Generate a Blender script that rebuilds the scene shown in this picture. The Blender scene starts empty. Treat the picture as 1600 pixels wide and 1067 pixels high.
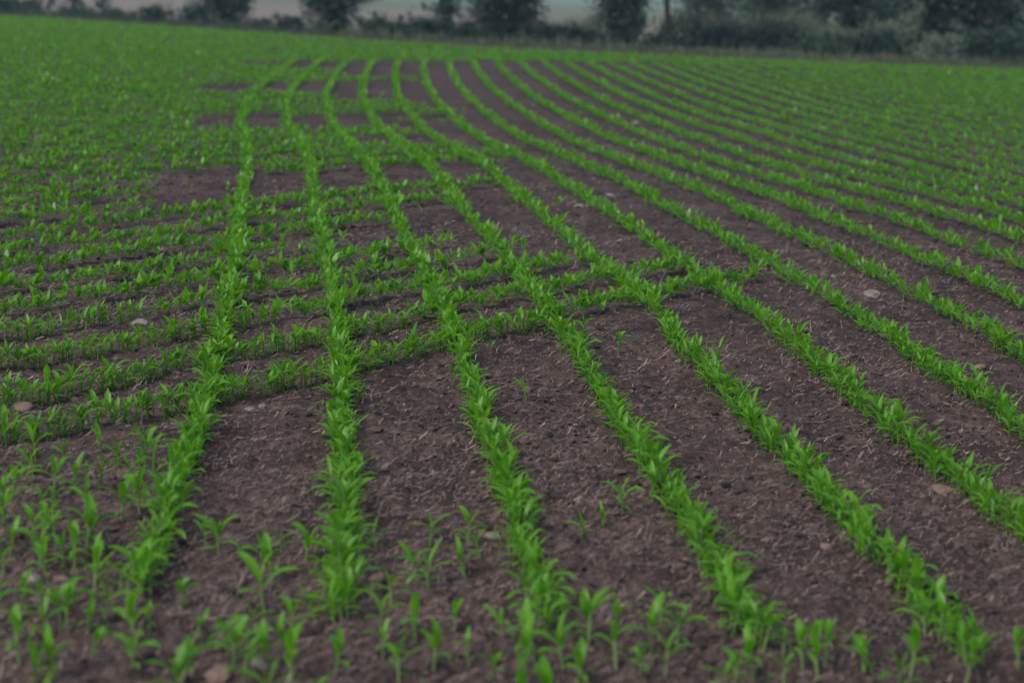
import bpy, math, random
import numpy as np
from mathutils import Vector

random.seed(7)
rng = np.random.default_rng(7)
scene = bpy.context.scene
COL = scene.collection

# ------------------------------------------------------------------ camera, sky, sun, exposure
CAM_H = 2.296
cd = bpy.data.cameras.new('camera')
cam = bpy.data.objects.new('camera', cd)
COL.objects.link(cam)
cam.location = (0, 0, CAM_H)
cam.rotation_euler = (math.radians(90), 0, 0)
cd.sensor_width = 36.0
cd.lens = 68.55
cd.shift_y = -0.33806          # level camera, lens shifted down
cd.clip_start = 0.1
cd.clip_end = 6000
cd.dof.use_dof = True
cd.dof.focus_distance = 12.5
cd.dof.aperture_fstop = 1.7
scene.camera = cam

SUN_ELEV, SUN_ROT = math.radians(46), math.radians(215)
w = bpy.data.worlds.new('World')
scene.world = w
w.use_nodes = True
nt = w.node_tree
bg = nt.nodes['Background']
sky = nt.nodes.new('ShaderNodeTexSky')
sky.sky_type = 'NISHITA'
sky.sun_disc = False
sky.sun_elevation = SUN_ELEV
sky.sun_rotation = SUN_ROT
sky.air_density = 1.0
sky.dust_density = 3.0
sky.ozone_density = 1.0
nt.links.new(sky.outputs[0], bg.inputs['Color'])
bg.inputs['Strength'].default_value = 0.10

sl = bpy.data.lights.new('sun', 'SUN')
sl.energy = 1.2
sl.angle = math.radians(22)
sl.color = (1.0, 0.96, 0.90)
sun = bpy.data.objects.new('sun', sl)
COL.objects.link(sun)
sdir = Vector((math.sin(SUN_ROT) * math.cos(SUN_ELEV), math.cos(SUN_ROT) * math.cos(SUN_ELEV), math.sin(SUN_ELEV)))
sun.rotation_euler = sdir.to_track_quat('Z', 'Y').to_euler()
sun.location = (0, -20, 30)

scene.view_settings.view_transform = 'Standard'
scene.view_settings.look = 'None'
scene.view_settings.gamma = 1.0
scene.view_settings.use_curve_mapping = False
scene.view_settings.exposure = 0.86
scene.render.engine = 'CYCLES'
scene.cycles.use_denoising = True
scene.cycles.max_bounces = 6
scene.cycles.volume_bounces = 1
scene.cycles.use_adaptive_sampling = True

# ------------------------------------------------------------------ survey of the field (metres: x right, y into the picture)
CROSS_RUNS = [(7.71,5.05,14.42),(8.44,5.57,14.27),(9.17,6.02,13.97),(9.92,6.55,13.6),(10.67,7.07,14.05),(11.41,7.6,13.37),(12.15,8.05,15.17),(12.89,8.57,16.97),(13.64,9.1,19.22),(14.38,9.62,13.97),(15.12,10.07,14.72),(15.86,10.6,15.47),(15.86,17.05,22.6),(16.6,11.12,23.2),(17.35,11.57,23.57),(18.09,12.1,22.75),(18.83,12.62,22.15),(19.57,13.15,24.62),(20.31,13.6,25.52),(20.31,74.87,78.7),(21.06,14.12,22.52),(21.06,71.87,78.17),(21.8,14.65,22.22),(21.8,68.87,77.65),(22.54,15.1,22.82),(22.54,28.45,29.35),(22.54,65.8,77.05),(23.28,15.62,23.8),(23.28,26.27,30.32),(23.28,62.8,76.52),(24.02,16.15,31.22),(24.02,61.82,76.0),(24.77,16.67,31.0),(24.77,61.6,75.47),(25.51,17.12,29.42),(25.51,61.3,74.95),(26.25,17.65,30.25),(26.25,61.15,74.35),(26.99,18.25,31.15),(26.99,60.85,73.9),(27.73,18.7,30.55),(27.73,60.55,73.3),(28.48,19.15,29.35),(28.48,60.25,72.7),(29.22,19.75,29.8),(29.22,59.8,72.25),(29.96,20.2,30.55),(29.96,37.45,38.35),(29.96,59.5,71.65),(30.7,20.65,39.25),(30.7,59.05,71.2),(31.44,21.25,38.35),(31.44,58.75,70.6),(32.19,21.7,38.2),(32.19,58.3,70.15),(32.93,22.3,38.5),(32.93,57.85,69.55),(33.67,22.75,39.4),(33.67,57.55,68.95),(34.41,23.2,40.15),(34.41,57.1,68.2),(35.15,23.8,39.7),(35.15,56.35,67.6),(35.9,24.25,39.85),(35.9,53.95,67.0),(36.64,24.7,40.6),(36.64,50.35,66.7),(37.38,25.3,40.0),(37.38,46.9,66.25),(38.12,25.75,40.75),(38.12,41.8,42.25),(38.12,43.45,65.95),(38.86,26.2,65.65),(39.61,26.8,64.75),(40.35,27.25,63.85),(41.09,27.85,63.1),(41.83,28.3,62.5),(42.57,28.75,62.35),(43.32,29.35,62.2),(44.06,29.8,47.35),(44.06,49.15,62.2),(44.8,30.25,48.1),(44.8,50.05,62.05),(45.54,30.85,61.9),(46.28,31.3,62.05),(47.03,31.75,62.05),(47.77,32.35,62.05),(48.51,32.8,62.05),(49.25,33.4,62.2),(49.99,33.85,62.2),(50.74,34.3,62.2),(51.48,34.9,62.35),(52.22,35.35,62.5),(52.96,35.8,62.65),(53.7,36.4,62.8),(54.45,36.85,62.95),(55.19,37.3,63.1),(55.93,37.9,63.25),(56.67,38.35,63.4),(57.41,38.95,63.55),(58.16,39.4,63.85),(58.9,39.85,64.0),(59.64,40.45,64.15),(60.38,40.9,64.3),(61.12,41.35,64.45),(61.87,41.95,64.6),(62.61,42.4,64.75),(63.35,42.85,65.05),(64.09,43.45,65.2),(64.83,43.9,65.35),(65.58,44.5,65.5),(66.32,44.95,65.65),(67.06,45.4,65.8),(67.8,46.0,65.95),(68.54,46.45,66.1),(69.29,46.9,66.25),(70.03,47.5,66.4),(70.77,47.95,66.55),(71.51,48.4,66.7),(72.25,49.0,66.85),(73.0,49.45,67.0),(73.74,50.05,67.15),(74.48,50.5,67.3),(75.22,50.95,67.45),(75.96,51.55,67.45),(76.71,52.0,67.45),(77.45,52.45,67.6),(78.19,53.05,67.6),(78.93,53.5,67.6),(79.67,53.95,67.75),(80.42,54.55,67.75),(81.16,55.0,67.75),(81.9,55.6,67.75),(82.64,56.05,67.9),(83.38,56.5,67.9),(84.13,57.1,67.9),(84.87,57.55,67.9),(85.61,58.0,67.9),(86.35,58.6,68.05),(87.09,59.05,68.05),(87.84,59.5,68.05),(88.58,60.1,68.05),(89.32,60.55,68.05),(90.06,61.0,68.05),(90.8,61.6,68.2),(91.55,62.05,68.2),(92.29,62.65,68.2),(93.03,63.1,68.2),(93.77,63.55,68.2),(94.51,64.15,68.35),(95.26,64.6,68.35),(96.0,65.05,68.35),(96.74,65.65,68.35),(97.48,66.1,68.35),(98.22,66.55,68.5),(98.97,67.15,68.5),(99.71,67.6,68.5)]
SCATTERED = [(-1.78,7.11),(-1.64,6.8),(-1.59,6.96),(-1.8,7.53),(-1.72,7.88),(-1.59,7.43),(-1.45,6.95),(-1.31,6.79),(-1.28,6.9),(-1.22,7.18),(-1.12,6.86),(-0.99,6.78),(-0.94,6.93),(-1.28,8.15),(-1.2,7.97),(-1.42,6.56),(-1.26,6.48),(-1.64,6.49),(-1.49,6.35),(-1.09,6.44),(-0.94,6.58),(-0.89,6.45),(-1.96,7.54),(-1.02,7.93),(-0.95,8.07),(-0.84,7.95),(-0.94,7.65),(-0.92,7.24),(-0.82,6.6),(-0.79,6.96),(-0.73,7.24),(-0.6,6.61),(-0.73,6.48),(-0.57,8.2),(-0.4,7.78),(-0.35,8.3),(-0.33,7.66),(-0.19,8.28),(-0.19,7.9),(-0.13,8.1),(-0.46,7.46),(-0.35,7.04),(-0.48,7.09),(-0.45,6.79),(-0.21,7.11),(-0.27,6.67),(-0.15,6.81),(-0.03,7.1),(-0.38,6.54),(-0.07,6.6),(0.31,8.53),(0.41,8.76),(0.51,8.97),(0.08,6.9),(0.18,6.83),(0.28,7.07),(0.5,7.01),(0.36,6.76),(0.25,6.65),(0.53,6.74),(0.44,6.67),(0.77,6.74),(0.84,6.77),(0.05,6.62),(0.98,7.05),(1.07,6.82),(1.26,6.81),(1.4,6.86),(1.6,6.87),(1.82,7.01),(1.11,6.9),(-2.3,9.41),(-2.0,8.82),(-2.03,9.64),(-1.87,9.26),(-1.83,9.66),(-1.75,8.97),(-1.88,8.88),(-2.07,8.83),(-1.7,9.24),(-2.22,8.65),(-2.21,8.9),(-2.15,8.24),(-1.94,8.03),(-2.0,8.49),(-1.83,8.36),(-1.67,8.57),(-2.0,7.77),(-1.71,7.91),(-1.62,7.57),(-1.67,8.35),(-2.49,9.6),(-2.52,9.9)]
STONES = [(2.891,15.588,0.154,0.072,'g'),(2.14,9.658,0.108,0.041,'t'),(-1.828,7.404,0.087,0.044,'p'),(-1.751,7.534,0.059,0.035,'t'),(-0.982,6.475,0.077,0.055,'t'),(-0.871,6.668,0.066,0.039,'p'),(-0.089,8.457,0.078,0.028,'g'),(-0.529,7.752,0.066,0.036,'t'),(-1.485,10.979,0.086,0.032,'p'),(-1.42,11.091,0.051,0.029,'p'),(-2.559,13.329,0.105,0.044,'p'),(-2.677,10.618,0.105,0.035,'t'),(2.735,16.566,0.054,0.038,'p'),(1.376,8.524,0.062,0.025,'t'),(2.382,37.222,0.122,0.073,'p'),(1.085,12.709,0.05,0.029,'p'),(0.742,21.533,0.113,0.057,'g'),(0.835,21.565,0.057,0.035,'t'),(1.159,22.786,0.105,0.045,'p'),(2.602,11.659,0.054,0.023,'t'),(3.046,12.713,0.108,0.025,'t')]
HZ = [0.0, 5.0, 8.0, 11.0, 14.0, 17.0, 20.0, 23.0, 26.0, 29.0, 32.0, 36.0, 40.0, 45.0, 50.0, 56.0, 63.0, 75.0]
HX = [-9.0, -4.0, 0.0, 4.0, 9.0, 14.0]
HV = [[0.185,0.125,0.039,-0.068,-0.134,-0.171],[0.109,0.075,0.001,-0.094,-0.114,-0.122],[0.032,0.009,-0.061,-0.087,-0.083,-0.078],[-0.039,-0.064,-0.099,-0.058,-0.045,-0.04],[-0.084,-0.089,-0.002,-0.007,-0.01,-0.015],[-0.08,-0.077,-0.007,0.024,0.014,-0.003],[-0.039,-0.022,0.001,0.035,0.014,-0.005],[0.008,0.026,-0.014,-0.002,-0.013,-0.015],[0.032,0.04,-0.021,-0.076,-0.05,-0.028],[0.024,-0.015,-0.081,-0.104,-0.066,-0.04],[-0.0,-0.063,-0.109,-0.057,-0.057,-0.048],[-0.02,-0.062,-0.079,-0.046,-0.05,-0.049],[-0.029,-0.036,-0.039,-0.057,-0.05,-0.042],[-0.034,-0.03,-0.03,-0.055,-0.039,-0.028],[-0.027,-0.011,0.0,-0.007,-0.009,-0.007],[-0.006,0.021,0.04,0.039,0.027,0.02],[0.027,0.055,0.074,0.074,0.063,0.052],[0.065,0.087,0.103,0.106,0.098,0.086]]
GZ = [4.0, 8.0, 12.0, 16.0, 20.0, 24.0, 28.0, 32.0, 36.0, 40.0, 45.0, 50.0, 56.0, 63.0, 75.0]
GV = [1.086, 0.833, 0.477, 0.025, -0.487, -0.956, -1.532, -2.157, -2.629, -3.061, -3.438, -3.748, -4.08, -4.32, -4.777]
CDIR = (0.57989, 0.81470)
S_ROW = 0.76                   # drill row spacing
SIDE_TILT = 0.04018            # the field falls away to the right
EDGE = [(-60, 135), (-28.81, 109.73), (-23.09, 104.99), (-15.95, 97.18), (-9.42, 89.73), (-5.65, 86.09), (-1.36, 82.95), (2.66, 81.3), (6.73, 81.3), (10.64, 81.04), (15.97, 81.07), (21.3, 81.11), (60, 82)]
HEADLAND = [(-4.69, 59.58), (-2.04, 62.05), (4.37, 66.51), (10.78, 65.68), (16.84, 64.12), (22.56, 62.47)]
HZ, HX, HV, GZ, GV = map(np.array, (HZ, HX, HV, GZ, GV))
EDGE_A, HEAD_A = np.array(EDGE, float), np.array(HEADLAND)

def edge_at(x): return np.interp(x, EDGE_A[:, 0], EDGE_A[:, 1])

def hash01(ix, iy, seed):
    n = (ix.astype(np.int64) * 374761393 + iy.astype(np.int64) * 668265263 + seed * 974634777) & 0x7fffffff
    n = ((n ^ (n >> 13)) * 1274126177) & 0x7fffffff
    n = ((n ^ (n >> 16)) * 69069 + 12345) & 0x7fffffff
    return ((n ^ (n >> 11)) & 0xffff) / 65535.0

def vnoise(x, y, seed=0):
    ix, iy = np.floor(x), np.floor(y)
    fx, fy = x - ix, y - iy
    fx, fy = fx * fx * (3 - 2 * fx), fy * fy * (3 - 2 * fy)
    a, b = hash01(ix, iy, seed), hash01(ix + 1, iy, seed)
    c, d = hash01(ix, iy + 1, seed), hash01(ix + 1, iy + 1, seed)
    return (a + (b - a) * fx) * (1 - fy) + (c + (d - c) * fx) * fy - 0.5

def ground_base(X, Z):
    X, Z = np.asarray(X, float), np.asarray(Z, float)
    i = np.clip(np.searchsorted(HZ, Z) - 1, 0, len(HZ) - 2)
    t = np.clip((Z - HZ[i]) / (HZ[i + 1] - HZ[i]), 0, 1.3)
    j = np.clip(np.searchsorted(HX, X) - 1, 0, len(HX) - 2)
    s = np.clip((X - HX[j]) / (HX[j + 1] - HX[j]), 0, 1)
    h = (1 - t) * ((1 - s) * HV[i, j] + s * HV[i, j + 1]) + t * ((1 - s) * HV[i + 1, j] + s * HV[i + 1, j + 1])
    return h - SIDE_TILT * 70 * np.tanh(X / 70)

def relief(X, Z):
    """clods and hollows of the harrowed soil"""
    wx = X + 0.05 * vnoise(X * 5, Z * 5, 21); wz = Z + 0.05 * vnoise(X * 5, Z * 5, 22)
    r = 0.034 * vnoise(wx * 2.3, wz * 2.3, 1) + 0.042 * vnoise(wx * 7, wz * 7, 2)
    c = 1 - 2 * np.abs(vnoise(wx * 15, wz * 15, 3))
    r = r + 0.020 * (c - 0.5) * (0.6 + vnoise(X * 1.7, Z * 1.7, 8)) + 0.030 * vnoise(wx * 27, wz * 27, 4) + 0.013 * vnoise(wx * 55, wz * 55, 5)
    return r * np.clip((60 - Z) / 30, 0, 1)

def ground(X, Z): return ground_base(X, Z) + relief(np.asarray(X, float), np.asarray(Z, float))

def row_x(k, Z):
    """plan line of long row k (1 = leftmost) and its slope"""
    Z = np.asarray(Z, float)
    i = np.clip(np.searchsorted(GZ, Z) - 1, 0, len(GZ) - 2)
    dx = GZ[i + 1] - GZ[i]
    t = np.clip((Z - GZ[i]) / dx, -0.5, 1.5)
    m = np.gradient(GV, GZ)
    y = (2*t**3 - 3*t*t + 1) * GV[i] + (t**3 - 2*t*t + t) * m[i] * dx + (3*t*t - 2*t**3) * GV[i + 1] + (t**3 - t*t) * m[i + 1] * dx
    d = ((6*t*t - 6*t) * GV[i] + (6*t - 6*t*t) * GV[i + 1]) / dx + (3*t*t - 4*t + 1) * m[i] + (3*t*t - 2*t) * m[i + 1]
    return y + (k - 4) * S_ROW * np.sqrt(1 + d * d)

# ------------------------------------------------------------------ helpers
def link(o, parent=None):
    COL.objects.link(o)
    if parent is not None: o.parent = parent
    return o

def mesh_np(name, V, F, mats, mi=None, smooth=True):
    """V (n,3) float, F (m,3|4) int"""
    V = np.asarray(V, np.float32); F = np.asarray(F, np.int32)
    me = bpy.data.meshes.new(name)
    me.vertices.add(len(V)); me.vertices.foreach_set('co', V.ravel())
    k = F.shape[1]
    me.loops.add(F.size); me.loops.foreach_set('vertex_index', F.ravel())
    me.polygons.add(len(F)); me.polygons.foreach_set('loop_start', np.arange(0, F.size, k, dtype=np.int32))
    me.polygons.foreach_set('use_smooth', np.full(len(F), smooth, dtype=bool))
    for m in (mats if isinstance(mats, (list, tuple)) else [mats]): me.materials.append(m)
    if mi is not None: me.polygons.foreach_set('material_index', np.asarray(mi, np.int32))
    me.update(calc_edges=True)
    return me

def obj(name, me, parent=None, label=None, cat=None, group=None, kind=None, loc=None):
    o = bpy.data.objects.new(name, me)
    link(o, parent)
    if loc is not None: o.location = loc
    if label: o['label'] = label
    if cat: o['category'] = cat
    if group: o['group'] = group
    if kind: o['kind'] = kind
    return o

ONES = ['', 'first', 'second', 'third', 'fourth', 'fifth', 'sixth', 'seventh', 'eighth', 'ninth', 'tenth', 'eleventh', 'twelfth', 'thirteenth', 'fourteenth', 'fifteenth', 'sixteenth', 'seventeenth', 'eighteenth', 'nineteenth']
TENS = {2: ('twentieth', 'twenty'), 3: ('thirtieth', 'thirty'), 4: ('fortieth', 'forty'), 5: ('fiftieth', 'fifty'), 6: ('sixtieth', 'sixty'), 7: ('seventieth', 'seventy')}
def ordinal(n):
    if n < 20: return ONES[n]
    a, b = divmod(n, 10)
    return TENS[a][0] if b == 0 else TENS[a][1] + '-' + ONES[b]

# ------------------------------------------------------------------ materials
def new_mat(name):
    m = bpy.data.materials.new(name); m.use_nodes = True
    return m, m.node_tree, m.node_tree.nodes, m.node_tree.nodes['Principled BSDF']

def noise(nt, scale, detail=3, rough=0.6, vec=None):
    n = nt.nodes.new('ShaderNodeTexNoise')
    n.inputs['Scale'].default_value = scale; n.inputs['Detail'].default_value = detail; n.inputs['Roughness'].default_value = rough
    if vec is not None: nt.links.new(vec, n.inputs['Vector'])
    return n

def ramp(nt, fac, stops):
    r = nt.nodes.new('ShaderNodeValToRGB')
    e = r.color_ramp.elements
    while len(e) < len(stops): e.new(0.5)
    for i, (p, c) in enumerate(stops): e[i].position = p; e[i].color = (*c, 1)
    nt.links.new(fac, r.inputs['Fac'])
    return r

def mix(nt, a, b, fac, mode='MIX'):
    m = nt.nodes.new('ShaderNodeMix'); m.data_type = 'RGBA'; m.blend_type = mode
    for sock, v in ((m.inputs[6], a), (m.inputs[7], b)):
        if isinstance(v, tuple): sock.default_value = (*v, 1)
        else: nt.links.new(v, sock)
    if isinstance(fac, float): m.inputs[0].default_value = fac
    else: nt.links.new(fac, m.inputs[0])
    return m.outputs[2]

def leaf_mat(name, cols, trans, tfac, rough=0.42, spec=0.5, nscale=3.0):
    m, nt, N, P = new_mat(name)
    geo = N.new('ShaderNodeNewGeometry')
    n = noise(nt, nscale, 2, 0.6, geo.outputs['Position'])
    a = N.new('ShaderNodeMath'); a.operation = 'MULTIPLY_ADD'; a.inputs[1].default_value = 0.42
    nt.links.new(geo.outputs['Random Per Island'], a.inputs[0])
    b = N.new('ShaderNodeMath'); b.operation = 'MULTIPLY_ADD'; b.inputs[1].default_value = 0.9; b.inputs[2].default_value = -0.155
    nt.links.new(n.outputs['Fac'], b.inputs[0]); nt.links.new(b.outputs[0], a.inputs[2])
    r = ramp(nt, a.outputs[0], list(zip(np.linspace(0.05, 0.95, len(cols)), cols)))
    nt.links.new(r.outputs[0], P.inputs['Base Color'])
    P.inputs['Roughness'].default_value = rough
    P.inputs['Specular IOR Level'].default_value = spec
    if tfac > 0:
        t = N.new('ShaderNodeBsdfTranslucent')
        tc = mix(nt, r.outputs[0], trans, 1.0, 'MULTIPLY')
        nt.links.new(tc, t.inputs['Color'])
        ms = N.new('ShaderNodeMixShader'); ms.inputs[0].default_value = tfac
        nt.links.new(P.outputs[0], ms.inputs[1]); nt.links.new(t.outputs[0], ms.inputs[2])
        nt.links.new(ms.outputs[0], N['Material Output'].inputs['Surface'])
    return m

M_LEAF = leaf_mat('maize_leaf', [(0.060, 0.182, 0.018), (0.088, 0.258, 0.018), (0.120, 0.322, 0.020), (0.165, 0.365, 0.036)], (1.55, 1.4, 0.5), 0.52, 0.40, 0.45)
M_STEM = leaf_mat('maize_stem', [(0.07, 0.14, 0.04), (0.14, 0.19, 0.08)], (1, 1, 1), 0.0, 0.5, 0.4)

def soil_mat():
    m, nt, N, P = new_mat('soil')
    geo = N.new('ShaderNodeNewGeometry'); pos = geo.outputs['Position']
    big = noise(nt, 0.9, 4, 0.6, pos); mid = noise(nt, 9, 5, 0.7, pos); fine = noise(nt, 42, 5, 0.8, pos)
    c1 = ramp(nt, mid.outputs['Fac'], [(0.28, (0.026, 0.019, 0.018)), (0.5, (0.066, 0.048, 0.045)), (0.72, (0.128, 0.094, 0.087))])
    c2 = ramp(nt, big.outputs['Fac'], [(0.33, (0.58, 0.57, 0.57)), (0.65, (1.15, 1.10, 1.05))])
    c = mix(nt, c1.outputs[0], c2.outputs[0], 1.0, 'MULTIPLY')
    c3 = ramp(nt, fine.outputs['Fac'], [(0.34, (0.28, 0.28, 0.28)), (0.52, (1.0, 1.0, 1.0)), (0.68, (1.9, 1.78, 1.68))])
    c = mix(nt, c, c3.outputs[0], 1.0, 'MULTIPLY')
    # chaff: short pale flecks, stretched
    mp = N.new('ShaderNodeMapping'); mp.inputs['Scale'].default_value = (38, 120, 60); mp.inputs['Rotation'].default_value = (0, 0, 0.25)
    nt.links.new(pos, mp.inputs['Vector'])
    v = N.new('ShaderNodeTexVoronoi'); v.inputs['Scale'].default_value = 1.0
    nt.links.new(mp.outputs[0], v.inputs['Vector'])
    fl = ramp(nt, v.outputs['Distance'], [(0.10, (1, 1, 1)), (0.22, (0, 0, 0))])
    pt = ramp(nt, big.outputs['Fac'], [(0.4, (0.05, 0.05, 0.05)), (0.62, (0.55, 0.55, 0.55))])
    fm = mix(nt, fl.outputs[0], pt.outputs[0], 1.0, 'MULTIPLY')
    c = mix(nt, c, (0.19, 0.135, 0.11), fm)
    nt.links.new(c, P.inputs['Base Color'])
    P.inputs['Roughness'].default_value = 0.95
    P.inputs['Specular IOR Level'].default_value = 0.15
    ad = N.new('ShaderNodeMath'); ad.operation = 'MULTIPLY_ADD'; ad.inputs[1].default_value = 0.35
    nt.links.new(fine.outputs['Fac'], ad.inputs[0]); nt.links.new(mid.outputs['Fac'], ad.inputs[2])
    bp = N.new('ShaderNodeBump'); bp.inputs['Strength'].default_value = 0.9; bp.inputs['Distance'].default_value = 0.02
    nt.links.new(ad.outputs[0], bp.inputs['Height']); nt.links.new(bp.outputs[0], P.inputs['Normal'])
    return m
M_SOIL = soil_mat()

def plain_mat(name, stops, scale, rough=0.9, island=False, bump=0.0, spec=0.2):
    m, nt, N, P = new_mat(name)
    geo = N.new('ShaderNodeNewGeometry')
    n = noise(nt, scale, 4, 0.65, geo.outputs['Position'])
    fac = geo.outputs['Random Per Island'] if island else n.outputs['Fac']
    r = ramp(nt, fac, stops)
    c = r.outputs[0]
    if island:
        g = ramp(nt, n.outputs['Fac'], [(0.3, (0.7, 0.7, 0.7)), (0.7, (1.2, 1.2, 1.2))])
        c = mix(nt, c, g.outputs[0], 1.0, 'MULTIPLY')
    nt.links.new(c, P.inputs['Base Color'])
    P.inputs['Roughness'].default_value = rough; P.inputs['Specular IOR Level'].default_value = spec
    if bump:
        bp = N.new('ShaderNodeBump'); bp.inputs['Strength'].default_value = bump; bp.inputs['Distance'].default_value = 0.01
        nt.links.new(n.outputs['Fac'], bp.inputs['Height']); nt.links.new(bp.outputs[0], P.inputs['Normal'])
    return m
M_VERGE = plain_mat('verge_earth', [(0.35, (0.035, 0.044, 0.028)), (0.6, (0.066, 0.058, 0.046))], 1.5)
M_TAN = plain_mat('ripe_field', [(0.3, (0.145, 0.121, 0.095)), (0.7, (0.189, 0.161, 0.128))], 0.12)
M_GREEN = plain_mat('far_green_field', [(0.3, (0.100, 0.120, 0.066)), (0.7, (0.135, 0.15, 0.088))], 0.03)
M_STRAW = plain_mat('straw', [(0.0, (0.053, 0.038, 0.033)), (0.4, (0.132, 0.097, 0.084)), (0.85, (0.238, 0.180, 0.158)), (1.0, (0.36, 0.285, 0.245))], 30, 0.8, True)
M_CLOD = plain_mat('soil_clod', [(0.0, (0.028, 0.022, 0.021)), (0.5, (0.069, 0.052, 0.049)), (1.0, (0.110, 0.083, 0.077))], 60, 0.95, True, 0.6)
M_STONE = {'g': plain_mat('grey_stone', [(0.3, (0.123, 0.108, 0.090)), (0.7, (0.209, 0.188, 0.155))], 25, 0.8, False, 0.5),
           't': plain_mat('tan_stone', [(0.3, (0.123, 0.083, 0.065)), (0.7, (0.188, 0.130, 0.105))], 25, 0.8, False, 0.5),
           'p': plain_mat('pale_stone', [(0.3, (0.137, 0.116, 0.105)), (0.7, (0.216, 0.191, 0.173))], 25, 0.8, False, 0.5)}
M_BARK = plain_mat('bark', [(0.3, (0.035, 0.03, 0.028)), (0.7, (0.09, 0.075, 0.065))], 14, 0.9, False, 0.8)
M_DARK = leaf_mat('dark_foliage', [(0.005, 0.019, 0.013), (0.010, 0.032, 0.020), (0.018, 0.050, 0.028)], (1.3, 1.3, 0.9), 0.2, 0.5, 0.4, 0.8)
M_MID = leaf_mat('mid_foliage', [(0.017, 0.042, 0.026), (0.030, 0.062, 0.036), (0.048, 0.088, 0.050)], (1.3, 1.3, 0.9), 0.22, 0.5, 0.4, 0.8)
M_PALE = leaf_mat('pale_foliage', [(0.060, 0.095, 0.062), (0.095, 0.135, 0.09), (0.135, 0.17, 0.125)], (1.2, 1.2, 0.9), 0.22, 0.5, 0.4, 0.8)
M_GRASS = leaf_mat('verge_grass', [(0.025, 0.055, 0.028), (0.05, 0.075, 0.042), (0.095, 0.095, 0.07)], (1.2, 1.2, 0.8), 0.25, 0.6, 0.3, 0.5)
M_SEED = leaf_mat('seeding_grass', [(0.075, 0.105, 0.062), (0.115, 0.14, 0.09), (0.17, 0.165, 0.125)], (1.1, 1.1, 0.9), 0.25, 0.7, 0.2, 0.5)

# ------------------------------------------------------------------ ground: one sheet to the horizon
def build_ground():
    zl = [-30, -12, -4, 0, 2.5, 3.6]
    inv = np.arange(1 / 4.3, 1 / 30, -0.00034)
    zl = np.concatenate([zl, 1 / inv, 30 * 1.0125 ** np.arange(0, 118), 30 * 1.0125 ** 118 * 1.08 ** np.arange(1, 33)])
    ui = np.linspace(-0.36, 0.36, 311)
    ou = np.array([0.4, 0.46, 0.55, 0.7, 1.0, 1.6, 3, 7, 20, 80])
    u = np.concatenate([-ou[::-1], ui, ou])
    ZZ, UU = np.meshgrid(zl, u, indexing='ij')
    XX = UU * np.clip(ZZ, 4.3, 400)
    XX = 1500 * np.tanh(UU * np.clip(ZZ, 4.3, None) / 1500)      # the sheet ends 1.5 km to either side
    Y = ground(XX, ZZ)
    # far rise of the land towards the horizon
    Y = Y + np.clip((ZZ - 700) / 1500, 0, 1) ** 2 * 60
    global GROUND_BOX
    GROUND_BOX = (float(XX.min()), float(XX.max()), float(ZZ.min()), float(ZZ.max()), float(Y.min()), float(Y.max()))
    V = np.stack([XX, ZZ, Y], -1).reshape(-1, 3)
    nz, nu = ZZ.shape
    a = (np.arange(nz - 1)[:, None] * nu + np.arange(nu - 1)[None]).ravel()
    F = np.stack([a, a + 1, a + nu + 1, a + nu], 1)
    cx, cz = XX.ravel()[a] , ZZ.ravel()[a]
    e = edge_at(cx)
    mi = np.zeros(len(a), int)
    mi[cz > e] = 1
    mi[cz > e + 9] = 2
    mi[(cz > e + 9) & (cz > 205 - cx * 0.9 + 8 * np.sin(cx * 0.05)) & (cz > 150)] = 3
    obj('ground', mesh_np('ground', V, F, [M_SOIL, M_VERGE, M_TAN, M_GREEN], mi), kind='structure',
        label='dark harrowed soil of the field running back to hazy fields', cat='ground')
build_ground()

# ------------------------------------------------------------------ maize plants
def leaf_geo(h0, az, L, W, e0, bend, nseg, fold, r=random, twist=0.0):
    """one leaf blade: V-folded strip arching away from the stem; nseg segments, fold=False gives a flat strip"""
    P = []
    x, z = 0.004, h0
    dl = L / nseg
    tw = twist
    ca, sa = math.cos(az), math.sin(az)
    for i in range(nseg + 1):
        s = i / nseg
        e = e0 - bend * s ** 1.4
        w = W * (0.28 + 0.72 * math.sin(math.pi * min(1, s * 0.86 + 0.10)) ** 0.85) * (1 if s < 0.98 else 0.12)
        if s > 0.8 and s < 0.98: w *= 0.82
        P.append((x, z, e, w, tw * s))
        x += dl * math.cos(e); z += dl * math.sin(e)
    V = []
    for (px, pz, e, w, t) in P:
        lift = w * 0.22
        ux, uz = -math.sin(e), math.cos(e)        # blade normal in its plane
        for sgn in ((-1, 0, 1) if fold else (-1, 1)):
            lat = sgn * w * 0.5 * math.cos(t)
            up = (lift if (sgn and fold) else 0) + sgn * w * 0.5 * math.sin(t)
            lx, lz = px + ux * up, pz + uz * up
            V.append((lx * ca - lat * sa, lx * sa + lat * ca, lz))
    n = 3 if fold else 2
    F = []
    for i in range(nseg):
        for j in range(n - 1):
            a = i * n + j
            F.append((a, a + 1, a + n + 1, a + n))
    return V, F

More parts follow.
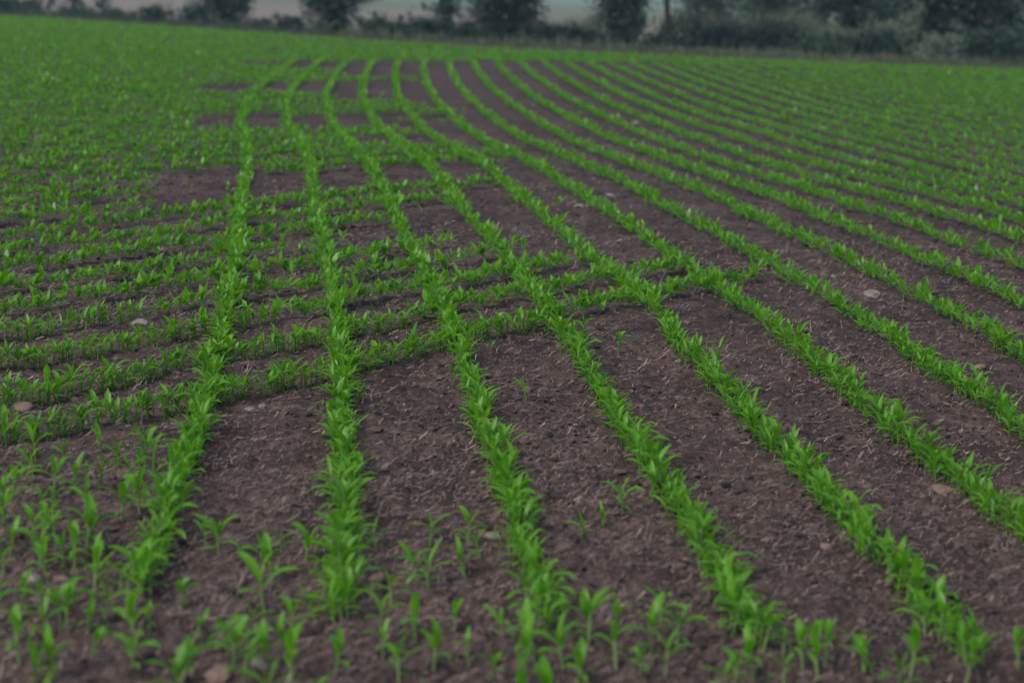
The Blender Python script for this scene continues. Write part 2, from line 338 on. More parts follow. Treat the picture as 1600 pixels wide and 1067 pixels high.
def plant_spec(rn, up):
    """stem height, then leaves from the lowest to the whorl: (h0, az, L, W, e0, bend, twist)"""
    A = rn.uniform(0, 2 * math.pi)
    hs = rn.uniform(0.105, 0.15) if up else rn.uniform(0.085, 0.14)
    d = 0.0 if up else 0.22
    lv = []
    lv.append((hs * 0.28, A + rn.uniform(-.5, .5), rn.uniform(.05, .08), .020, rn.uniform(.2, .6), rn.uniform(.7, 1.5), rn.uniform(-.3, .3)))
    lv.append((hs * 0.50, A + math.pi + rn.uniform(-.6, .6), rn.uniform(.10, .145), .026, rn.uniform(.45, .85) - d, rn.uniform(1.1, 2.0), rn.uniform(-.6, .6)))
    lv.append((hs * 0.72, A + rn.uniform(-.6, .6), rn.uniform(.13, .18), .031, rn.uniform(.6, 1.0) - d, rn.uniform(1.0, 1.9), rn.uniform(-.7, .7)))
    lv.append((hs * 0.88, A + math.pi + rn.uniform(-.6, .6), rn.uniform(.12, .17), .035, rn.uniform(.8, 1.2) - d, rn.uniform(.6, 1.5), rn.uniform(-.7, .7)))
    lv.append((hs * 0.98, A + rn.uniform(-.6, .6), rn.uniform(.09, .14), .034, rn.uniform(1.0, 1.4) - d * .7, rn.uniform(.1, 1.0), rn.uniform(-.7, .7)))
    if rn.random() < 0.7: lv.append((hs, A + math.pi + rn.uniform(-.5, .5), rn.uniform(.05, .085), .022, 1.35, rn.uniform(0, .4), 0))
    if rn.random() < 0.25: lv.pop(rn.choice([0, 1]))
    k = 1.1 if up else 0.70
    lv = [(l[0], l[1], l[2], l[3] * k, *l[4:]) for l in lv]
    return hs, lv

def stem_geo(hs, ns=6):
    V, F = [], []
    for i, (z, r) in enumerate(((-0.03, .0062), (hs * .35, .0068), (hs * .75, .0058), (hs * 1.08, .0035))):
        for k in range(ns): V.append((r * math.cos(2 * math.pi * k / ns), r * math.sin(2 * math.pi * k / ns), z))
    for i in range(3):
        for k in range(ns): F.append((i * ns + k, i * ns + (k + 1) % ns, (i + 1) * ns + (k + 1) % ns, (i + 1) * ns + k))
    return V, F

NVAR = 20
NSPREAD = 13          # variants below this spread their leaves; the rest stand upright
SPECS = [plant_spec(random, i >= NSPREAD) for i in range(NVAR)]
NEAR = []            # per variant: stem mesh + leaf meshes (shared by every near plant of that variant)
for hs, lv in SPECS:
    sv, sf = stem_geo(hs)
    NEAR.append((mesh_np('stem', sv, sf, M_STEM), [mesh_np('leaf', *leaf_geo(*l[:6], 7, True, twist=l[6]), M_LEAF) for l in lv]))

def merge(parts):
    V, F, n = [], [], 0
    for v, f in parts:
        V += list(v); F += [tuple(i + n for i in q) for q in f]; n += len(v)
    return np.array(V, np.float32), np.array(F, np.int32)
def lod(level):
    out = []
    for hs, lv in SPECS:
        ps = []
        if level == 1:
            ps.append(stem_geo(hs, 3))
            ps += [leaf_geo(*l[:6], 3, True, twist=l[6]) for l in lv]
        elif level == 2:
            ps += [leaf_geo(l[0], l[1], l[2], l[3] * 1.45, *l[4:6], 2, False, twist=l[6]) for l in lv[1:5]]
        else:
            ps += [leaf_geo(*(l[0], l[1], l[2], l[3] * 2.1), *l[4:6], 2, False) for l in lv[2:5]]
        out.append(merge(ps))
    return out
LODS = {1: lod(1), 2: lod(2), 3: lod(3)}

FRAME = 0.2626
plants = []          # (x, z, kind, row, order)
row_end = {1: 7.22, 2: 7.17, 3: 7.13, 4: 7.06, 5: 6.97}
for k in range(1, 46):
    z = row_end.get(k, 6.9 - 0.06 * (k - 5)); n = 0
    sp0 = 0.028
    while z < 70:
        x = float(row_x(k, z))
        lim = float(np.interp(x, HEAD_A[:, 0], HEAD_A[:, 1])) - 1
        if z > lim: break
        if x < FRAME * z + 3.0 + 0.03 * z:
            if random.random() > 0.025 or z < 9:
                n += 1
                plants.append((x + random.gauss(0, .028), z + random.gauss(0, .012), 'row', k, n))
        sp = sp0 if z < 14 else .034 if z < 32 else .043
        z += sp * random.uniform(.75, 1.25)
for o, t0, t1 in CROSS_RUNS:
    if CDIR[0] * o + CDIR[1] * t0 > 18: t0 += random.uniform(-.35, .35); t1 += random.uniform(-.45, .45)
    t = t0
    zmid = CDIR[0] * o + CDIR[1] * (t0 + t1) / 2
    while t < t1:
        x, z = -CDIR[1] * o + CDIR[0] * t, CDIR[0] * o + CDIR[1] * t
        near_end = min(t1 - t, 1.0) if z < 60 else 1.0
        if random.random() > 0.04 + 0.45 * (1 - near_end): plants.append((x + random.gauss(0, .018), z + random.gauss(0, .018), 'cross', o, 0))
        t += (0.028 if z < 14 else 0.024 if z < 26 else 0.032 if z < 42 else 0.048 if z < 70 else 0.075) * random.uniform(.7, 1.3)
for x, z in SCATTERED: plants.append((x, z, 'loose', 0, 0))
# more loose seedlings along the near headland, and odd strays on the bare strips
def clear_of(x, z, d): return all((x - a) ** 2 + (z - b) ** 2 > d * d for a, b, c, _, _ in plants if c == 'loose')
for n_, z0, z1, xa, xb in ((26, 6.7, 9.7, -2.4, 0), (14, 6.5, 7.4, -.9, 1.5)):
    for _ in range(n_):
        z = random.uniform(z0, z1)
        x = random.uniform(-FRAME * z, float(row_x(1, z)) - .12) if xb == 0 else random.uniform(xa, xb)
        if clear_of(x, z, .07): plants.append((x, z, 'loose', 0, 0))
for _ in range(160):
    z = random.uniform(11, 45); x = random.uniform(-FRAME * z * .8, FRAME * z)
    plants.append((x, z, 'stray', 0, 0))
# a few that stand just outside the picture in front and to the left
for _ in range(40):
    z = random.uniform(5.0, 9.5); x = -FRAME * z - random.uniform(.12, 1.6)
    plants.append((x, z, 'outside', 0, 0))
for _ in range(60):
    z = random.uniform(5.0, 6.3); x = random.uniform(-2.5, 2.8)
    plants.append((x, z, 'outside', 0, 0))

PX = np.array([p[0] for p in plants]); PZ = np.array([p[1] for p in plants]); PY = ground(PX, PZ)
PSCALE = rng.normal(0.70, 0.12, len(plants)).clip(.38, 1.0)
for i, p in enumerate(plants):
    if p[2] in ('loose', 'outside'): PSCALE[i] = min(PSCALE[i] * 1.12, 1.0)
PROT = rng.uniform(0, 2 * math.pi, len(plants)); PVAR = rng.integers(0, NVAR, len(plants))
for i, p in enumerate(plants):
    if p[2] in ('loose', 'outside'): PVAR[i] = NSPREAD - 3 + PVAR[i] % (NVAR - NSPREAD + 3)
PSCALE *= np.interp(PZ, [13, 18, 60], [1, .96, 1.08])
TILT = rng.normal(0, 0.12, (len(plants), 2))
in_view = (np.abs(PX) < FRAME * PZ - 0.02) & (PZ > 6.42) & np.array([p[2] != 'outside' for p in plants])
size = np.where(in_view, PSCALE ** 0.3 / PZ, 0)
near_ids = set(np.argsort(-size)[:300].tolist())

# loose plants: rank by nearness inside the strip they stand in
def strip_of(x, z):
    for k in range(1, 7):
        if x < row_x(k, z): return k
    return 7
loose = {}
for i in sorted(near_ids, key=lambda i: PZ[i]):
    if plants[i][2] == 'loose':
        loose.setdefault(strip_of(PX[i], PZ[i]), []).append(i)
LOOSE_LABEL = {}
WHERE = {1: 'in the loose patch left of the leftmost long row', 2: 'between the first and second long rows from left', 3: 'between the second and third long rows from left',
         4: 'between the third and fourth long rows from left', 5: 'between the fourth and fifth long rows from left', 6: 'right of the fifth long row from left', 7: 'at the far right'}
for s, ids in loose.items():
    for n, i in enumerate(ids, 1):
        sz = 'tall' if PSCALE[i] > .88 else 'short' if PSCALE[i] < .68 else 'young'
        LOOSE_LABEL[i] = f"{sz} maize plant, {ordinal(n)} nearest {WHERE[s]}"
CROSS_RANK = {o: i + 1 for i, o in enumerate(sorted({r[0] for r in CROSS_RUNS}))}
cnt = {}
for i in sorted(near_ids, key=lambda i: PZ[i]):
    x, z, kind, k, n = plants[i]
    if kind == 'stray': continue
    if kind == 'row':
        cnt[k] = cnt.get(k, 0) + 1
        if k <= 5: lab = f"maize plant, {ordinal(cnt[k])} from the near end of the {ordinal(k)} long row from left"
        else: lab = f"maize plant, {ordinal(cnt[k])} from the right picture edge in {ordinal(k)} long row"
        grp = 'maize plants in the long drilled rows'
    elif kind == 'loose':
        lab = LOOSE_LABEL[i]; grp = 'loose maize plants in the foreground'
    else:
        cnt[('c', k)] = cnt.get(('c', k), 0) + 1
        lab = f"maize plant, {ordinal(cnt[('c', k)])} nearest in the {ordinal(CROSS_RANK[k])} nearest slanting cross row"
        grp = 'maize plants in the slanting cross rows'
    root = bpy.data.objects.new('maize_plant', None); COL.objects.link(root)
    root.empty_display_size = 0.05
    root.location = (PX[i], PZ[i], PY[i])
    root.rotation_euler = (TILT[i, 0], TILT[i, 1], PROT[i])
    root.scale = (PSCALE[i],) * 3
    root['label'] = lab; root['category'] = 'maize plant'; root['group'] = grp
    st, lvs = NEAR[PVAR[i]]
    obj('stem', st, root)
    for l in lvs: obj('leaf', l, root)

def scatter(name, ids, geos, mat, label, cat):
    Vs, Fs, n = [], [], 0
    ids = np.asarray(ids)
    for v in range(NVAR):
        sel = ids[PVAR[ids] == v]
        if not len(sel): continue
        V, F = geos[v]
        c, s = np.cos(PROT[sel]), np.sin(PROT[sel])
        R = V[None] * PSCALE[sel][:, None, None]
        R = np.stack([R[..., 0] + TILT[sel, 1][:, None] * R[..., 2], R[..., 1] + TILT[sel, 0][:, None] * R[..., 2], R[..., 2]], -1)
        W = np.stack([R[..., 0] * c[:, None] - R[..., 1] * s[:, None] + PX[sel][:, None], R[..., 0] * s[:, None] + R[..., 1] * c[:, None] + PZ[sel][:, None], R[..., 2] + PY[sel][:, None]], -1)
        Vs.append(W.reshape(-1, 3))
        Fs.append((F[None] + (np.arange(len(sel)) * len(V))[:, None, None] + n).reshape(-1, 4))
        n += len(sel) * len(V)
    return np.concatenate(Vs), np.concatenate(Fs)
rest = np.array([i for i in range(len(plants)) if i not in near_ids])
a, b, n = [], [], 0
for lv, lo, hi in ((1, 0, 13.5), (2, 13.5, 38), (3, 38, 999)):
    V, F = scatter('x', rest[(PZ[rest] >= lo) & (PZ[rest] < hi)], LODS[lv], M_LEAF, '', '')
    a.append(V); b.append(F + n); n += len(V)
obj('maize_crop', mesh_np('maize_crop', np.concatenate(a), np.concatenate(b), M_LEAF), kind='stuff',
    label='young green maize crop standing in long rows and slanting headland rows to the field edge', cat='maize crop')
print('TRIS', 2*sum(len(q) for q in b)); print('plants', len(plants), 'crop faces', sum(len(q) for q in b))

# ------------------------------------------------------------------ crumbs of soil and straw litter lying on the ground
def ico():
    import bmesh
    out = []
    for sub in (1, 2):
        bm = bmesh.new(); bmesh.ops.create_icosphere(bm, subdivisions=sub, radius=1)
        bm.verts.ensure_lookup_table()
        out.append((np.array([v.co[:] for v in bm.verts], np.float32), np.array([[v.index for v in f.verts] for f in bm.faces], np.int32))); bm.free()
    return out
ICO1, ICO2 = ico()
def area_points(n, z0, z1, half):
    """n random plan points, even per square metre, in the wedge |x| < half*z"""
    z = np.sqrt(rng.uniform(z0 * z0, z1 * z1, n)); x = rng.uniform(-1, 1, n) * half * z
    return x, z
def build_clods():
    Vs, Fs, n = [], [], 0
    for cnt_, z0, z1, lo, hi, ic in ((700, 5, 12, .018, .034, ICO2), (14000, 4.8, 12, .007, .024, ICO1), (8500, 12, 24, .010, .030, ICO1)):
        x, z = area_points(cnt_, z0, z1, .34)
        keep = vnoise(x * 1.3, z * 1.3, 31) + rng.uniform(-.35, .35, cnt_) > 0
        x, z = x[keep], z[keep]; m = len(x)
        r = lo + (hi - lo) * rng.random(m) ** 2.2
        V0, F0 = ic
        sc = r[:, None] * rng.uniform(.6, 1.3, (m, 3)) * np.array([1, 1, .62])
        V = V0[None] * (1 + rng.uniform(-.4, .4, (m, len(V0)))[..., None]) * sc[:, None]
        a = rng.uniform(0, 6.28, m); c, s = np.cos(a)[:, None], np.sin(a)[:, None]
        W = np.stack([V[..., 0] * c - V[..., 1] * s + x[:, None], V[..., 0] * s + V[..., 1] * c + z[:, None], V[..., 2] + (ground(x, z) + r * .18)[:, None]], -1)
        Vs.append(W.reshape(-1, 3)); Fs.append((F0[None] + (np.arange(m) * len(V0))[:, None, None] + n).reshape(-1, 3)); n += W.shape[0] * W.shape[1]
    obj('soil_clods', mesh_np('soil_clods', np.concatenate(Vs), np.concatenate(Fs), M_CLOD, smooth=False), kind='stuff', label='crumbly dark clods lying on the harrowed soil', cat='soil clods')
build_clods()
def build_straw():
    Vs, Fs, n = [], [], 0
    for cnt_, z0, z1, wl, ww in ((38000, 4.8, 10, .040, .0010), (46000, 10, 18, .046, .0014), (28000, 18, 34, .06, .0028)):
        x, z = area_points(cnt_, z0, z1, .34)
        keep = 1.3 * vnoise(x * .9, z * .9, 41) + .5 * vnoise(x * 4, z * 4, 42) + rng.uniform(-.5, .5, cnt_) > -.12
        x, z = x[keep], z[keep]; m = len(x)
        L = wl * rng.lognormal(-.1, .5, m); Wd = ww * rng.uniform(.5, 1.6, m)
        a = rng.uniform(0, math.pi, m); c, s = np.cos(a), np.sin(a)
        bend = rng.normal(0, .18, m) * L; tip = rng.normal(0.02, .12, m).clip(-.1, .4) * L
        g0 = ground_base(x, z)
        pts = []
        for i, f in enumerate((-.5, 0, .5)):
            lx, ly = L * f, (bend if i == 1 else 0 * bend)
            px, pz = x + lx * c - ly * s, z + lx * s + ly * c
            py = g0 + relief(px, pz) + .004 + (tip if i == 2 else 0)
            for sg in (-1, 1):
                pts.append(np.stack([px - sg * Wd * s, pz + sg * Wd * c, py + sg * Wd * .4], -1))
        V = np.stack(pts, 1)
        F0 = np.array([(0, 1, 3, 2), (2, 3, 5, 4)])
        Vs.append(V.reshape(-1, 3)); Fs.append((F0[None] + (np.arange(m) * 6)[:, None, None] + n).reshape(-1, 4)); n += m * 6
    for cnt_, z0, z1, wl, ww in ((45000, 4.8, 10, .022, .0011), (42000, 10, 19, .028, .0017)):      # chaff: short single flecks
        x, z = area_points(cnt_, z0, z1, .34)
        keep = 1.1 * vnoise(x * 1.3, z * 1.3, 43) + .5 * vnoise(x * 6, z * 6, 44) + rng.uniform(-.5, .5, cnt_) > -.2
        x, z = x[keep], z[keep]; m = len(x)
        L = wl * rng.lognormal(0, .4, m) * .5; Wd = ww * rng.uniform(.6, 1.6, m)
        a = rng.uniform(0, math.pi, m); c, s = np.cos(a), np.sin(a)
        g = ground(x, z) + .004; up = rng.normal(.15, .35, m).clip(-.2, 1.1) * L
        V = np.stack([np.stack([x + e * L * c - f * Wd * s, z + e * L * s + f * Wd * c, g + (e + 1) * up + f * Wd * .5], -1) for e, f in ((-1, -1), (-1, 1), (1, 1), (1, -1))], 1)
        Vs.append(V.reshape(-1, 3)); Fs.append(np.arange(m * 4).reshape(-1, 4) + n); n += m * 4
    obj('straw_litter', mesh_np('straw_litter', np.concatenate(Vs), np.concatenate(Fs), M_STRAW), kind='stuff', label='broken bits of old straw strewn over the soil between the rows', cat='straw')
build_straw()

# ------------------------------------------------------------------ field stones
def build_stones():
    import bmesh
    strips = {}
    for q in STONES: strips.setdefault(strip_row(q[0], q[1]), []).append(q)
    for q in STONES:
        x, z, w_, h_, c = q
        bm = bmesh.new(); bmesh.ops.create_icosphere(bm, subdivisions=3, radius=1)
        sd = random.randint(0, 9999)
        for v in bm.verts:
            p = np.array(v.co[:])
            n1 = float(vnoise(np.array(p[0] * 1.1 + p[2] + sd), np.array(p[1] * 1.1 - p[2] * .7), sd)); n2 = float(vnoise(np.array(p[0] * 3 + sd), np.array(p[1] * 3 + p[2] * 2), sd + 1))
            v.co = v.co * (1 + .75 * n1 + .28 * n2)
        me = bpy.data.meshes.new('stone'); bm.to_mesh(me); bm.free()
        me.materials.append(M_STONE[c])
        for p in me.polygons: p.use_smooth = True
        s = strip_row(x, z); mates = sorted(strips[s], key=lambda t: t[1]); n = mates.index(q) + 1
        col = {'g': 'grey', 't': 'tan', 'p': 'pale'}[c]
        shp = 'flat' if h_ < w_ * .42 else 'rounded'
        where = f"between the {ordinal(s - 1)} and {ordinal(s)} long rows" if s > 1 else 'left of the leftmost long row'
        rank = '' if len(mates) == 1 else f", {ordinal(n)} nearest there"
        o = obj('stone', me, None, f"{col} {shp} stone on soil {where}{rank}", 'stone', 'stones lying on the soil')
        hz = max(h_ * .62, w_ * .26)
        o.scale = (w_ * .5, w_ * random.uniform(.4, .55), hz)
        o.rotation_euler = (random.uniform(-.2, .2), random.uniform(-.2, .2), random.uniform(-.4, .4))
        o.location = (x, z + w_ * .25, float(ground(x, z + w_ * .25)) + hz * .08)
def strip_row(x, z):
    for k in range(1, 40):
        if x < row_x(k, z): return k
    return 40
build_stones()

# ------------------------------------------------------------------ hedge, trees and grass along the far edge
def crown_mesh(w_, h_, d_, z0, n_clump, n_leaf, ls, mat, ragged=.3, seed=0):
    """leaf-sized faces in clumps through an uneven crown volume"""
    r = np.random.default_rng(seed)
    th = r.uniform(0, 2 * math.pi, n_clump); u = r.uniform(-1, 1, n_clump)
    rad = r.uniform(.25, 1, n_clump) ** .5 * (1 + r.normal(0, ragged, n_clump))
    q = np.sqrt(1 - u * u)
    C = np.stack([rad * q * np.cos(th) * w_ / 2, rad * q * np.sin(th) * d_ / 2, z0 + h_ / 2 + rad * u * h_ / 2], -1)
    C[:, 2] = np.clip(C[:, 2], z0 + .05, None)
    cs = r.uniform(.5, 1.2, n_clump) * np.clip(min(w_, h_) * .12, .12, .3)
    P = (C[:, None] + r.normal(0, 1, (n_clump, n_leaf, 3)) * cs[:, None, None]).reshape(-1, 3)
    P[:, 2] = np.clip(P[:, 2], .03, None)
    n = len(P)
    a = r.normal(0, 1, (n, 3)); a /= np.linalg.norm(a, axis=1)[:, None]
    b = np.cross(a, r.normal(0, 1, (n, 3))); b /= np.linalg.norm(b, axis=1)[:, None]
    s = ls * r.uniform(.6, 1.4, n)[:, None]
    V = np.stack([P - a * s, P + b * s * .55, P + a * s, P - b * s * .55], 1).reshape(-1, 3)
    F = np.arange(4 * n).reshape(-1, 4)
    return mesh_np('crown', V, F, mat, smooth=False)

def tube(pts, radii, ns=7):
    V, F = [], []
    for (x, y, z), r in zip(pts, radii):
        for k in range(ns): V.append((x + r * math.cos(2 * math.pi * k / ns), y + r * math.sin(2 * math.pi * k / ns), z))
    for i in range(len(pts) - 1):
        for k in range(ns): F.append((i * ns + k, i * ns + (k + 1) % ns, (i + 1) * ns + (k + 1) % ns, (i + 1) * ns + k))
    return V, F

def stems_mesh(h_, r0, n, spread, lean=.1):
    ps = []
    for i in range(n):
        a = random.uniform(0, 6.28); bx, by = (random.uniform(-spread, spread), random.uniform(-spread, spread) * .6) if n > 1 else (0, 0)
        lx, ly = math.cos(a) * lean, math.sin(a) * lean
        pts, rr = [], []
        for j in range(7):
            t = j / 6
            pts.append((bx + lx * h_ * t * t + .03 * math.sin(5 * t + a), by + ly * h_ * t * t, -.15 + h_ * t)); rr.append(r0 * (1 - .75 * t) * (1.25 if j == 0 else 1))
        ps.append(tube(pts, rr))
        for _ in range(4):                        # limbs
            t = random.uniform(.4, .85); j = int(t * 6); b = pts[j]; aa = random.uniform(0, 6.28); L = h_ * random.uniform(.18, .35)
            q = [(b[0] + math.cos(aa) * L * s, b[1] + math.sin(aa) * L * s, b[2] + L * .7 * s) for s in (0, .35, .7, 1)]
            ps.append(tube(q, [rr[j] * .6 * (1 - .8 * s) for s in (0, .35, .7, 1)], 5))
    V, F = merge(ps)
    return mesh_np('trunk', V, F, M_BARK)

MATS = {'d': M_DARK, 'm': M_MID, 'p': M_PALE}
def plant_tree(name, label, cat, x, z, width, height, crown_from, mat, stems=1, r0=.06, dens=1.0, depth=None, group=None, seed=0, ls=.07, ragged=.42):
    g = float(ground_base(x, z))
    root = bpy.data.objects.new(name, None); COL.objects.link(root)
    root.location = (x, z, g); root['label'] = label; root['category'] = cat
    if group: root['group'] = group
    d_ = depth or width * .9
    area = width * (height - crown_from)
    ncl = int(np.clip(area * 30 * dens, 24, 420))
    obj('crown', crown_mesh(width, height - crown_from, d_, crown_from, ncl, 34, ls, MATS[mat], ragged, seed), root)
    obj('trunk' if stems == 1 else 'stems', stems_mesh(height * (.85 if crown_from < .5 else .92), r0, stems, width * .22), root)
    return root
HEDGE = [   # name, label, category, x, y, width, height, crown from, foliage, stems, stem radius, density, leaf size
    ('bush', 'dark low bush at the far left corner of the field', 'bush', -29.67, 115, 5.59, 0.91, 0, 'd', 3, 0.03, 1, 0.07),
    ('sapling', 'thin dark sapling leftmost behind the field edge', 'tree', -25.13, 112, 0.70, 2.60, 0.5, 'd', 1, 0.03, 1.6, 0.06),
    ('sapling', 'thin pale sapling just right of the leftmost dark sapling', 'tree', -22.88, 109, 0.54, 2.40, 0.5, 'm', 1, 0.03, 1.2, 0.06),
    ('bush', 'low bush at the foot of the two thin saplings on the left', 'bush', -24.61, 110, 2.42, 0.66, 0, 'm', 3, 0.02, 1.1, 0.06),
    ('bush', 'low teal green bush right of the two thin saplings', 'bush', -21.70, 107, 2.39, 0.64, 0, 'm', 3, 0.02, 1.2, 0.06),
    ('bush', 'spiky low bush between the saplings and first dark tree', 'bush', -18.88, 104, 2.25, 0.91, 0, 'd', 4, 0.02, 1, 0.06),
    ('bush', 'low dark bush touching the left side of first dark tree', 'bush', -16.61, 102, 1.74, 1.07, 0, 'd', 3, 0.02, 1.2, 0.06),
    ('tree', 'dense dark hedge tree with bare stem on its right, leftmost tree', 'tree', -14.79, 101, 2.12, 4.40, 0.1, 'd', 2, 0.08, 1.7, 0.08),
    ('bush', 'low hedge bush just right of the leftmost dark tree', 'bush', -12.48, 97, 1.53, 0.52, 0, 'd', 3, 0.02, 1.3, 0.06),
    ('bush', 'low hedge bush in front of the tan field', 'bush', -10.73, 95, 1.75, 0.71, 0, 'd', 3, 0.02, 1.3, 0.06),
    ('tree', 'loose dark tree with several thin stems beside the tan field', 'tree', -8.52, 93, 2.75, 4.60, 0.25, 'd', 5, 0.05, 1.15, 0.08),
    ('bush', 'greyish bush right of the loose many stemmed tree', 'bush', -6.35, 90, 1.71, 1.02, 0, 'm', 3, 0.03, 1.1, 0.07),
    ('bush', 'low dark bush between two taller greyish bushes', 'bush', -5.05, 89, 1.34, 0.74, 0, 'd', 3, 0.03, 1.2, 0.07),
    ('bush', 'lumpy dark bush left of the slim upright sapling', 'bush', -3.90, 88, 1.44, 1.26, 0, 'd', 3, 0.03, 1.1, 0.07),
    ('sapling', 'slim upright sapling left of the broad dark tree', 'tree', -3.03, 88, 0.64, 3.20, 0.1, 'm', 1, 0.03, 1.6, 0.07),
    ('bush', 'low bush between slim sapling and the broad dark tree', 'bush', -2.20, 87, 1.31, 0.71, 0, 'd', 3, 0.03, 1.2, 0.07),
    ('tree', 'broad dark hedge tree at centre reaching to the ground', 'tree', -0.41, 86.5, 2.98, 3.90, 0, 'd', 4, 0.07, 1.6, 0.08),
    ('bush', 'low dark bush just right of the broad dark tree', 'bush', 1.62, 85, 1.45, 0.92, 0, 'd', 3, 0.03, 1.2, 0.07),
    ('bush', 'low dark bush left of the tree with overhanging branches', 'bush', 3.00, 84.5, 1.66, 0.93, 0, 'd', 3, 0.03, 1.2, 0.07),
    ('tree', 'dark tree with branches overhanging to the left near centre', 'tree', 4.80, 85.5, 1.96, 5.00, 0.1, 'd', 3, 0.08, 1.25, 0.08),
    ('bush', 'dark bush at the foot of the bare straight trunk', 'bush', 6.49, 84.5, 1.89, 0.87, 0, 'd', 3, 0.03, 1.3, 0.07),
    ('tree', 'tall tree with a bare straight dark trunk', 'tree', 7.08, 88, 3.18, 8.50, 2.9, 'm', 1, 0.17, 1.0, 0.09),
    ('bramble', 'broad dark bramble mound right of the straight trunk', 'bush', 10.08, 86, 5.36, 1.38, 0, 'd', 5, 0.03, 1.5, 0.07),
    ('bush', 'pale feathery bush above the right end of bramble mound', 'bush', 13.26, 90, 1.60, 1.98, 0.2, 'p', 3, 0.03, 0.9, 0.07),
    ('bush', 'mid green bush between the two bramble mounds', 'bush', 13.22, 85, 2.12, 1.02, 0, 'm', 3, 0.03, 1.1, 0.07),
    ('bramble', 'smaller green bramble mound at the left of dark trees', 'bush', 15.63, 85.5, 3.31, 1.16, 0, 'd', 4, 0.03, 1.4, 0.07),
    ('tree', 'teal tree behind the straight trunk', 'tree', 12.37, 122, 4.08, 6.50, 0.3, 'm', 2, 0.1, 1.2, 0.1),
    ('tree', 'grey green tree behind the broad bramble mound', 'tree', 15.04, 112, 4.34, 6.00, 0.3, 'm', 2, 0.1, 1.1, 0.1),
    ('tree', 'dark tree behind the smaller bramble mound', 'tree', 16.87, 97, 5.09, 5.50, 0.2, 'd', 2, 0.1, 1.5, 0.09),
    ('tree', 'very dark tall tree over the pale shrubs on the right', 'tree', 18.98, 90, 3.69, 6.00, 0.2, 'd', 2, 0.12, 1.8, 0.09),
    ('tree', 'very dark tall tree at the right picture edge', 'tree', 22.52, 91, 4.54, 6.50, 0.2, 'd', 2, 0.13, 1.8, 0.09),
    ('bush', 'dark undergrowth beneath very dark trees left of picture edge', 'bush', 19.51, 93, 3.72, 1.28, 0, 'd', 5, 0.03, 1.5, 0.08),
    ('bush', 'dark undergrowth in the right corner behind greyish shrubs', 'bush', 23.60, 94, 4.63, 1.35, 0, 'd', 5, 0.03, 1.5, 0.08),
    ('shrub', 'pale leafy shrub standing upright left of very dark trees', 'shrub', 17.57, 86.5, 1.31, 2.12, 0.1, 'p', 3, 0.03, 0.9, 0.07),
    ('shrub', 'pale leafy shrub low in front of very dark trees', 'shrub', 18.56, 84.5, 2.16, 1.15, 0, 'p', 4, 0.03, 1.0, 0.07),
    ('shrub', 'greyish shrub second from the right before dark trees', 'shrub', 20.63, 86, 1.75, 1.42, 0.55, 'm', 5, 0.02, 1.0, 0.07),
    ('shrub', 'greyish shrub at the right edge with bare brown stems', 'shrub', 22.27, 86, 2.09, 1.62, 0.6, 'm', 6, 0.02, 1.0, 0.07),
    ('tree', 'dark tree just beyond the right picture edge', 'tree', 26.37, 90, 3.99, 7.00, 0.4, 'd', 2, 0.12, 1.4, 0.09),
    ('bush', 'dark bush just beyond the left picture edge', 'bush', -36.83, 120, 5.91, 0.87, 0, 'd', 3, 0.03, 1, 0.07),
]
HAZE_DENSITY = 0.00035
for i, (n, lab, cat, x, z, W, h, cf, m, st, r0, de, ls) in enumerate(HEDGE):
    plant_tree(n, lab, cat, x, z, W, h, cf, m, st, r0, de, 2.0 if n == 'bramble' else None, None, 100 + i, ls)

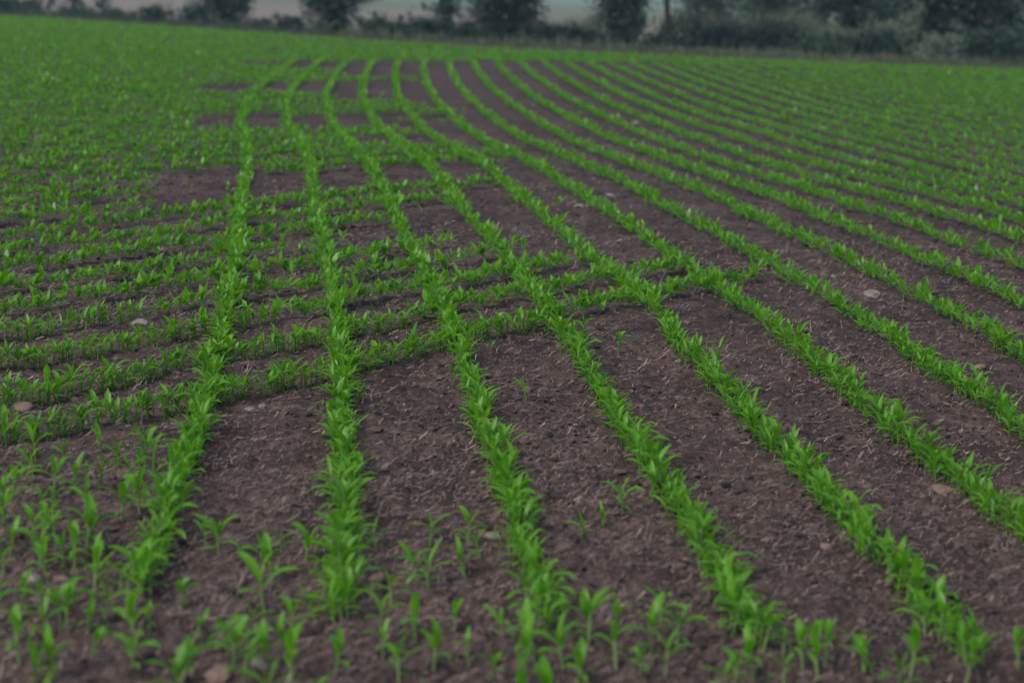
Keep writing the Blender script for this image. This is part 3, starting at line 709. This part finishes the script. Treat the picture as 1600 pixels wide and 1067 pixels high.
def blades(name, regions, mat, label, cat):
    """upright grass blades; region = (n, x0, x1, z0 off edge, z1 off edge, height lo, hi, width)"""
    Vs, n = [], 0
    for cnt_, x0, x1, e0, e1, lo, hi, wd in regions:
        x = rng.uniform(x0, x1, cnt_); z = edge_at(x) + rng.uniform(e0, e1, cnt_)
        cl = vnoise(x * 1.1, z * 1.1, 61)
        h = (lo + (hi - lo) * rng.random(cnt_)) * (1 + .9 * cl)
        g = ground_base(x, z); a = rng.uniform(0, math.pi, cnt_); c, s = np.cos(a) * wd, np.sin(a) * wd
        lx, lz = rng.normal(0, .22, cnt_) * h, rng.normal(0, .22, cnt_) * h
        V = np.stack([np.stack([x - c, z - s, g - .02], -1), np.stack([x + c, z + s, g - .02], -1),
                      np.stack([x + lx * .5 + c * .9, z + lz * .5 + s * .9, g + h * .6], -1), np.stack([x + lx * .5 - c * .9, z + lz * .5 - s * .9, g + h * .6], -1),
                      np.stack([x + lx + c * .25, z + lz + s * .25, g + h], -1), np.stack([x + lx - c * .25, z + lz - s * .25, g + h], -1)], 1)
        Vs.append(V.reshape(-1, 3)); n += cnt_
    F = (np.array([(0, 1, 2, 3), (3, 2, 4, 5)])[None] + (np.arange(n) * 6)[:, None, None]).reshape(-1, 4)
    obj(name, mesh_np(name, np.concatenate(Vs), F, mat), kind='stuff', label=label, cat=cat)
blades('verge_grass', [(13000, -36, 28, -.2, 3.2, .06, .20, .012), (9000, -36, 28, 2.5, 8, .15, .4, .015)], M_GRASS, 'rough brownish green grass along the far field edge', 'grass')
blades('seeding_grass', [(2200, -8, 20, .1, 2.5, .2, .5, .010), (1500, .8, 4.0, 4, 8, .75, 1.15, .012), (5000, 7.0, 14.4, 6, 11, 1.1, 1.75, .018), (2600, 13.6, 17.6, 4.5, 8, 1.0, 1.4, .016), (900, -7, -1, 4, 9, .5, 1.0, .012)], M_SEED,
       'tall pale seeding grass standing among the far hedge bushes', 'grass')

# ------------------------------------------------------------------ thin damp air
hv = np.array([(x, y, z) for x in (GROUND_BOX[0] - 5, GROUND_BOX[1] + 5) for y in (GROUND_BOX[2] - 5, GROUND_BOX[3] + 5) for z in (GROUND_BOX[4] - 1, max(GROUND_BOX[5], 12) + 1)], np.float32)
hf = np.array([(0, 1, 3, 2), (4, 6, 7, 5), (0, 4, 5, 1), (2, 3, 7, 6), (0, 2, 6, 4), (1, 5, 7, 3)])
mh = bpy.data.materials.new('haze'); mh.use_nodes = True
hn = mh.node_tree; hn.nodes.remove(hn.nodes['Principled BSDF'])
pv = hn.nodes.new('ShaderNodeVolumePrincipled')
pv.inputs['Color'].default_value = (0.50, 0.76, 1.0, 1); pv.inputs['Density'].default_value = HAZE_DENSITY
hn.links.new(pv.outputs[0], hn.nodes['Material Output'].inputs['Volume'])
if HAZE_DENSITY > 0:
    obj('haze', mesh_np('haze', hv, hf, mh, smooth=False), kind='stuff', label='thin bluish haze hanging over the far fields', cat='haze')
